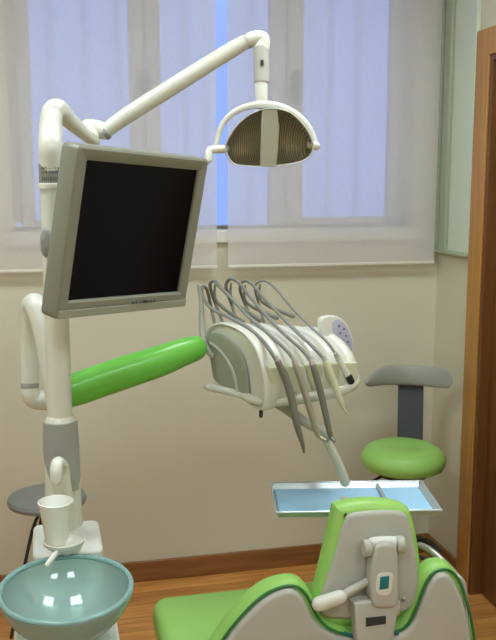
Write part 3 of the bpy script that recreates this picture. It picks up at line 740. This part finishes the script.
obj('badge', pad(nb(), [hq(x, y, .0505) for x, y in ((380.5, 577), (389.5, 576), (388.5, 588.5), (379.5, 590))], hn, .003, .0005), M['teal'], DC, label='teal inset')
sl = [hq(x, y, .04) for x, y in ((354, 604), (365, 601), (396, 600), (399, 610), (394, 640), (392, 670), (358, 670), (356, 640))]
obj('neck_bracket', pad(nb(), sl, hn, .04, .008), M['shell'], DC)
obj('slot', pad(nb(), [hq(x, y, .0415) for x, y in ((366, 618), (386, 616), (386, 624), (366, 627))], hn, .004, .001), M['dark'], DC)
bm = nb(); tube(bm, [hq(319, 604, .03), hq(340, 597, .032)], [.016, .0155], 18); obj('lever_grip', bm, M['plastic'], DC)
bm = nb(); tube(bm, [hq(338, 598, .028), hq(352, 590, .026), hq(366, 582, .022)], [.010, .009, .009], 14, smooth=3); obj('lever', bm, M['shell'], DC)
obj('screw', tube(nb(), [hq(404, 599, .0), hq(404, 599, .004)], .005, 12), M['steel'], DC)
cyl(hq(396, 602, .03), hq(396, 612, .03), .008, M['shell'], 'stop_pin')
for pts in ([(345, 633), (356, 640), (352, 660)], [(392, 630), (402, 640), (404, 660)]):
    obj('cord', tube(nb(), [hq(x, y, .012) for x, y in pts], .004, 8, smooth=4), M['teal'], DC, label='teal cord')
# seat and legrest (green), seen to the left of the back
zs = .485
s0 = pl(154, 596, 2, zs); s1 = pl(154, 660, 2, zs)
def rr2(x0, x1, y0, y1, r, z, n=6):
    return [Vector((x, y, z)) for x, y in rrect(x0, x1, y0, y1, r, n)]
sx_ = s0.x-.008
obj('seat_cushion', pad(nb(), rr2(sx_, .95, 1.74, 2.135, .045, zs-.09), (0, 0, 1), .09, .03, steps=6), M['green'], DC, label='green seat cushion')
obj('seat_shell', pad(nb(), rr2(sx_+.02, .93, 1.76, 2.115, .03, zs-.135), (0, 0, 1), .05, .012), M['shell'], DC, label='grey seat shell')
obj('back_hinge', box(nb(), .48, .80, 1.74, 1.83, .33, .47), M['shell'], DC, bevel=.01)
obj('pedestal', box(nb(), .5, .78, 1.78, 2.06, .05, .36), M['shell'], DC, bevel=.03, seg=4)
obj('foot_plate', box(nb(), .38, .90, 1.5, 2.15, 0, .05), M['grey'], DC, bevel=.015, seg=3)
# chromed side rail behind the right shoulder
bm = nb(); tube(bm, [at(420, 545, 2.06), at(430, 550, 2.03), at(444, 562, 2.0), at(456, 574, 1.98), at(464, 586, 1.97), at(466, 620, 1.96)], [.007, .008, .0075, .006, .006, .006], 12, smooth=4); obj('side_rail', bm, M['steel'], DC, label='metal side rail')

# ------------------------------------------------------------------ dentist stool
sp = at(403, 459, 3.2)
ST = thing('dentist_stool', 'green round-seated dentist stool with curved grey backrest by the back wall', 'stool', (sp.x, sp.y, 0))
zt_ = sp.z+.052; R_ = .155
obj('seat', lathe(nb(), [(0, zt_-.006), (.03, zt_-.004), (.08, zt_), (.118, zt_-.004), (.142, zt_-.018), (.154, zt_-.04), (.155, zt_-.058), (.145, zt_-.078), (.12, zt_-.088), (0, zt_-.09)], (sp.x, sp.y, 0), 48), M['green'], ST, label='green padded seat')
obj('seat_plate', lathe(nb(), [(0, zt_-.11), (.09, zt_-.11), (.115, zt_-.09), (.115, zt_-.084), (0, zt_-.084)], (sp.x, sp.y, 0), 32), M['dark'], ST)
obj('gas_column', lathe(nb(), [(0, .09), (.028, .09), (.028, .26), (.018, .265), (.018, zt_-.108), (0, zt_-.108)], (sp.x, sp.y, 0), 20), M['dark'], ST)
obj('height_lever', tube(nb(), [(sp.x, sp.y, zt_-.10), (sp.x-.10, sp.y-.03, zt_-.103), (sp.x-.138, sp.y-.04, zt_-.115)], .005, 10), M['black'], ST)
obj('foot_ring', tube(nb(), [(sp.x+.14*math.cos(2*PI*k/32), sp.y+.14*math.sin(2*PI*k/32), .19) for k in range(33)], .011, 10, cap='flat'), M['dark'], ST)
for k in range(2): obj('ring_spoke', tube(nb(), [(sp.x-.14*math.cos(k*PI/2+.6), sp.y-.14*math.sin(k*PI/2+.6), .19), (sp.x+.14*math.cos(k*PI/2+.6), sp.y+.14*math.sin(k*PI/2+.6), .19)], .007, 8), M['dark'], ST)
for k in range(5):
    a = math.radians(72*k+20); dx, dy_ = math.cos(a), math.sin(a)
    if k == 0: pass
    lg = obj('leg', tube(nb(), [(sp.x+.02*dx, sp.y+.02*dy_, .10), (sp.x+.2*dx, sp.y+.2*dy_, .072)], [.018, .012], 12), M['dark'], ST)
    cx, cy = sp.x+.2*dx, sp.y+.2*dy_
    obj('castor', tube(nb(), [(cx-.012*dy_, cy+.012*dx, .0245), (cx+.012*dy_, cy-.012*dx, .0245)], .024, 18, cap='flat'), M['black'], lg)
# backrest: post + curved pad
pbw = at(410, 410, 3.33)
bd = 3.34
def sq(x, y, d): return at(x, y, d)
bm = nb()
prism(bm, [sq(399, 384, bd), sq(424, 384, bd), sq(423, 446, bd-.03), sq(398, 446, bd-.03)], Vector((0, .012, 0))); obj('back_post', bm, M['darkblue'], ST, bevel=.003, label='charcoal back post')
obj('post_foot', tube(nb(), [sq(410, 445, bd-.024), sq(410, 455, bd-.03), Vector((sp.x+.02, sp.y+.02, zt_-.10))], [.02, .016, .014], 12, smooth=3), M['dark'], ST)
bm = nb(); rings = []
def lerp_(tab, x):
    for (a, b), (c, d_) in zip(tab, tab[1:]):
        if x <= c: return b+(d_-b)*max(0, (x-a))/(c-a)
    return tab[-1][1]
TT = [(365, 382), (366.5, 379), (370, 374.5), (377, 369), (386, 365.5), (400, 364.8), (417, 365), (430, 366), (443, 368), (449, 370.5), (451, 375)]
TB = [(365, 384), (366.5, 386.2), (370, 386.8), (385, 385), (398, 385), (422, 386), (436, 387.5), (449, 388.5), (451, 385)]
xs_ = [365, 366, 368, 371, 375, 380, 386, 393, 400, 408, 416, 424, 432, 439, 444, 448, 450, 451]
for x in xs_:
    tt = (x-365)/86; bow = 1-(2*tt-1)**2
    d = bd-.015-.10*(1-bow); ytop = lerp_(TT, x); ybot = lerp_(TB, x)
    top = sq(x, ytop, d); bot = sq(x, ybot, d)
    nr = Vector((.1*(2*tt-1), -1, 0)).normalized(); th = .014
    mid = (top+bot)/2; hv = (top-bot)/2
    rings.append([mid+hv*math.sin(a)+nr*th*math.cos(a)*(1 if abs(math.cos(a)) > .1 else 0) for a in [2*PI*k/16 for k in range(16)]])
loft(bm, rings, True, True); obj('backrest', bm, M['grey'], ST, label='curved grey backrest')

# ------------------------------------------------------------------ small round stool at the left
s2 = at(47, 498, 3.0)
S2 = thing('round_stool', 'small grey round-topped stool behind the white pole near the left edge', 'stool', (s2.x, s2.y, 0))
z = s2.z+.012
obj('seat', lathe(nb(), [(0, z), (.115, z), (.129, z-.004), (.134, z-.014), (.131, z-.026), (.12, z-.031), (0, z-.031)], (s2.x, s2.y, 0), 44), M['stoolseat'], S2)
obj('stem', lathe(nb(), [(0, z-.2), (.022, z-.2), (.022, z-.04), (.05, z-.0312), (0, z-.0312)], (s2.x, s2.y, 0), 20), M['dark'], S2)
for k in range(4):
    a = math.radians(90*k+25+180); dx, dy_ = math.cos(a), math.sin(a)
    obj('leg', tube(nb(), [(s2.x+.01*dx, s2.y+.01*dy_, z-.05), (s2.x+.06*dx, s2.y+.06*dy_, z-.12), (s2.x+.15*dx, s2.y+.15*dy_, .012)], [.006, .006, .006], 10, smooth=4), M['dark'], S2)

# ------------------------------------------------------------------ world and view
w = bpy.data.worlds.new('world'); sc.world = w; w.use_nodes = True
b = w.node_tree.nodes['Background']; b.inputs['Color'].default_value = (.31, .46, .98, 1); b.inputs['Strength'].default_value = 1.08
sc.view_settings.view_transform = 'Standard'; sc.view_settings.look = 'None'
sc.view_settings.gamma = 1; sc.view_settings.exposure = 0; sc.view_settings.use_curve_mapping = False
sc.cycles.max_bounces = 8; sc.cycles.transparent_max_bounces = 16
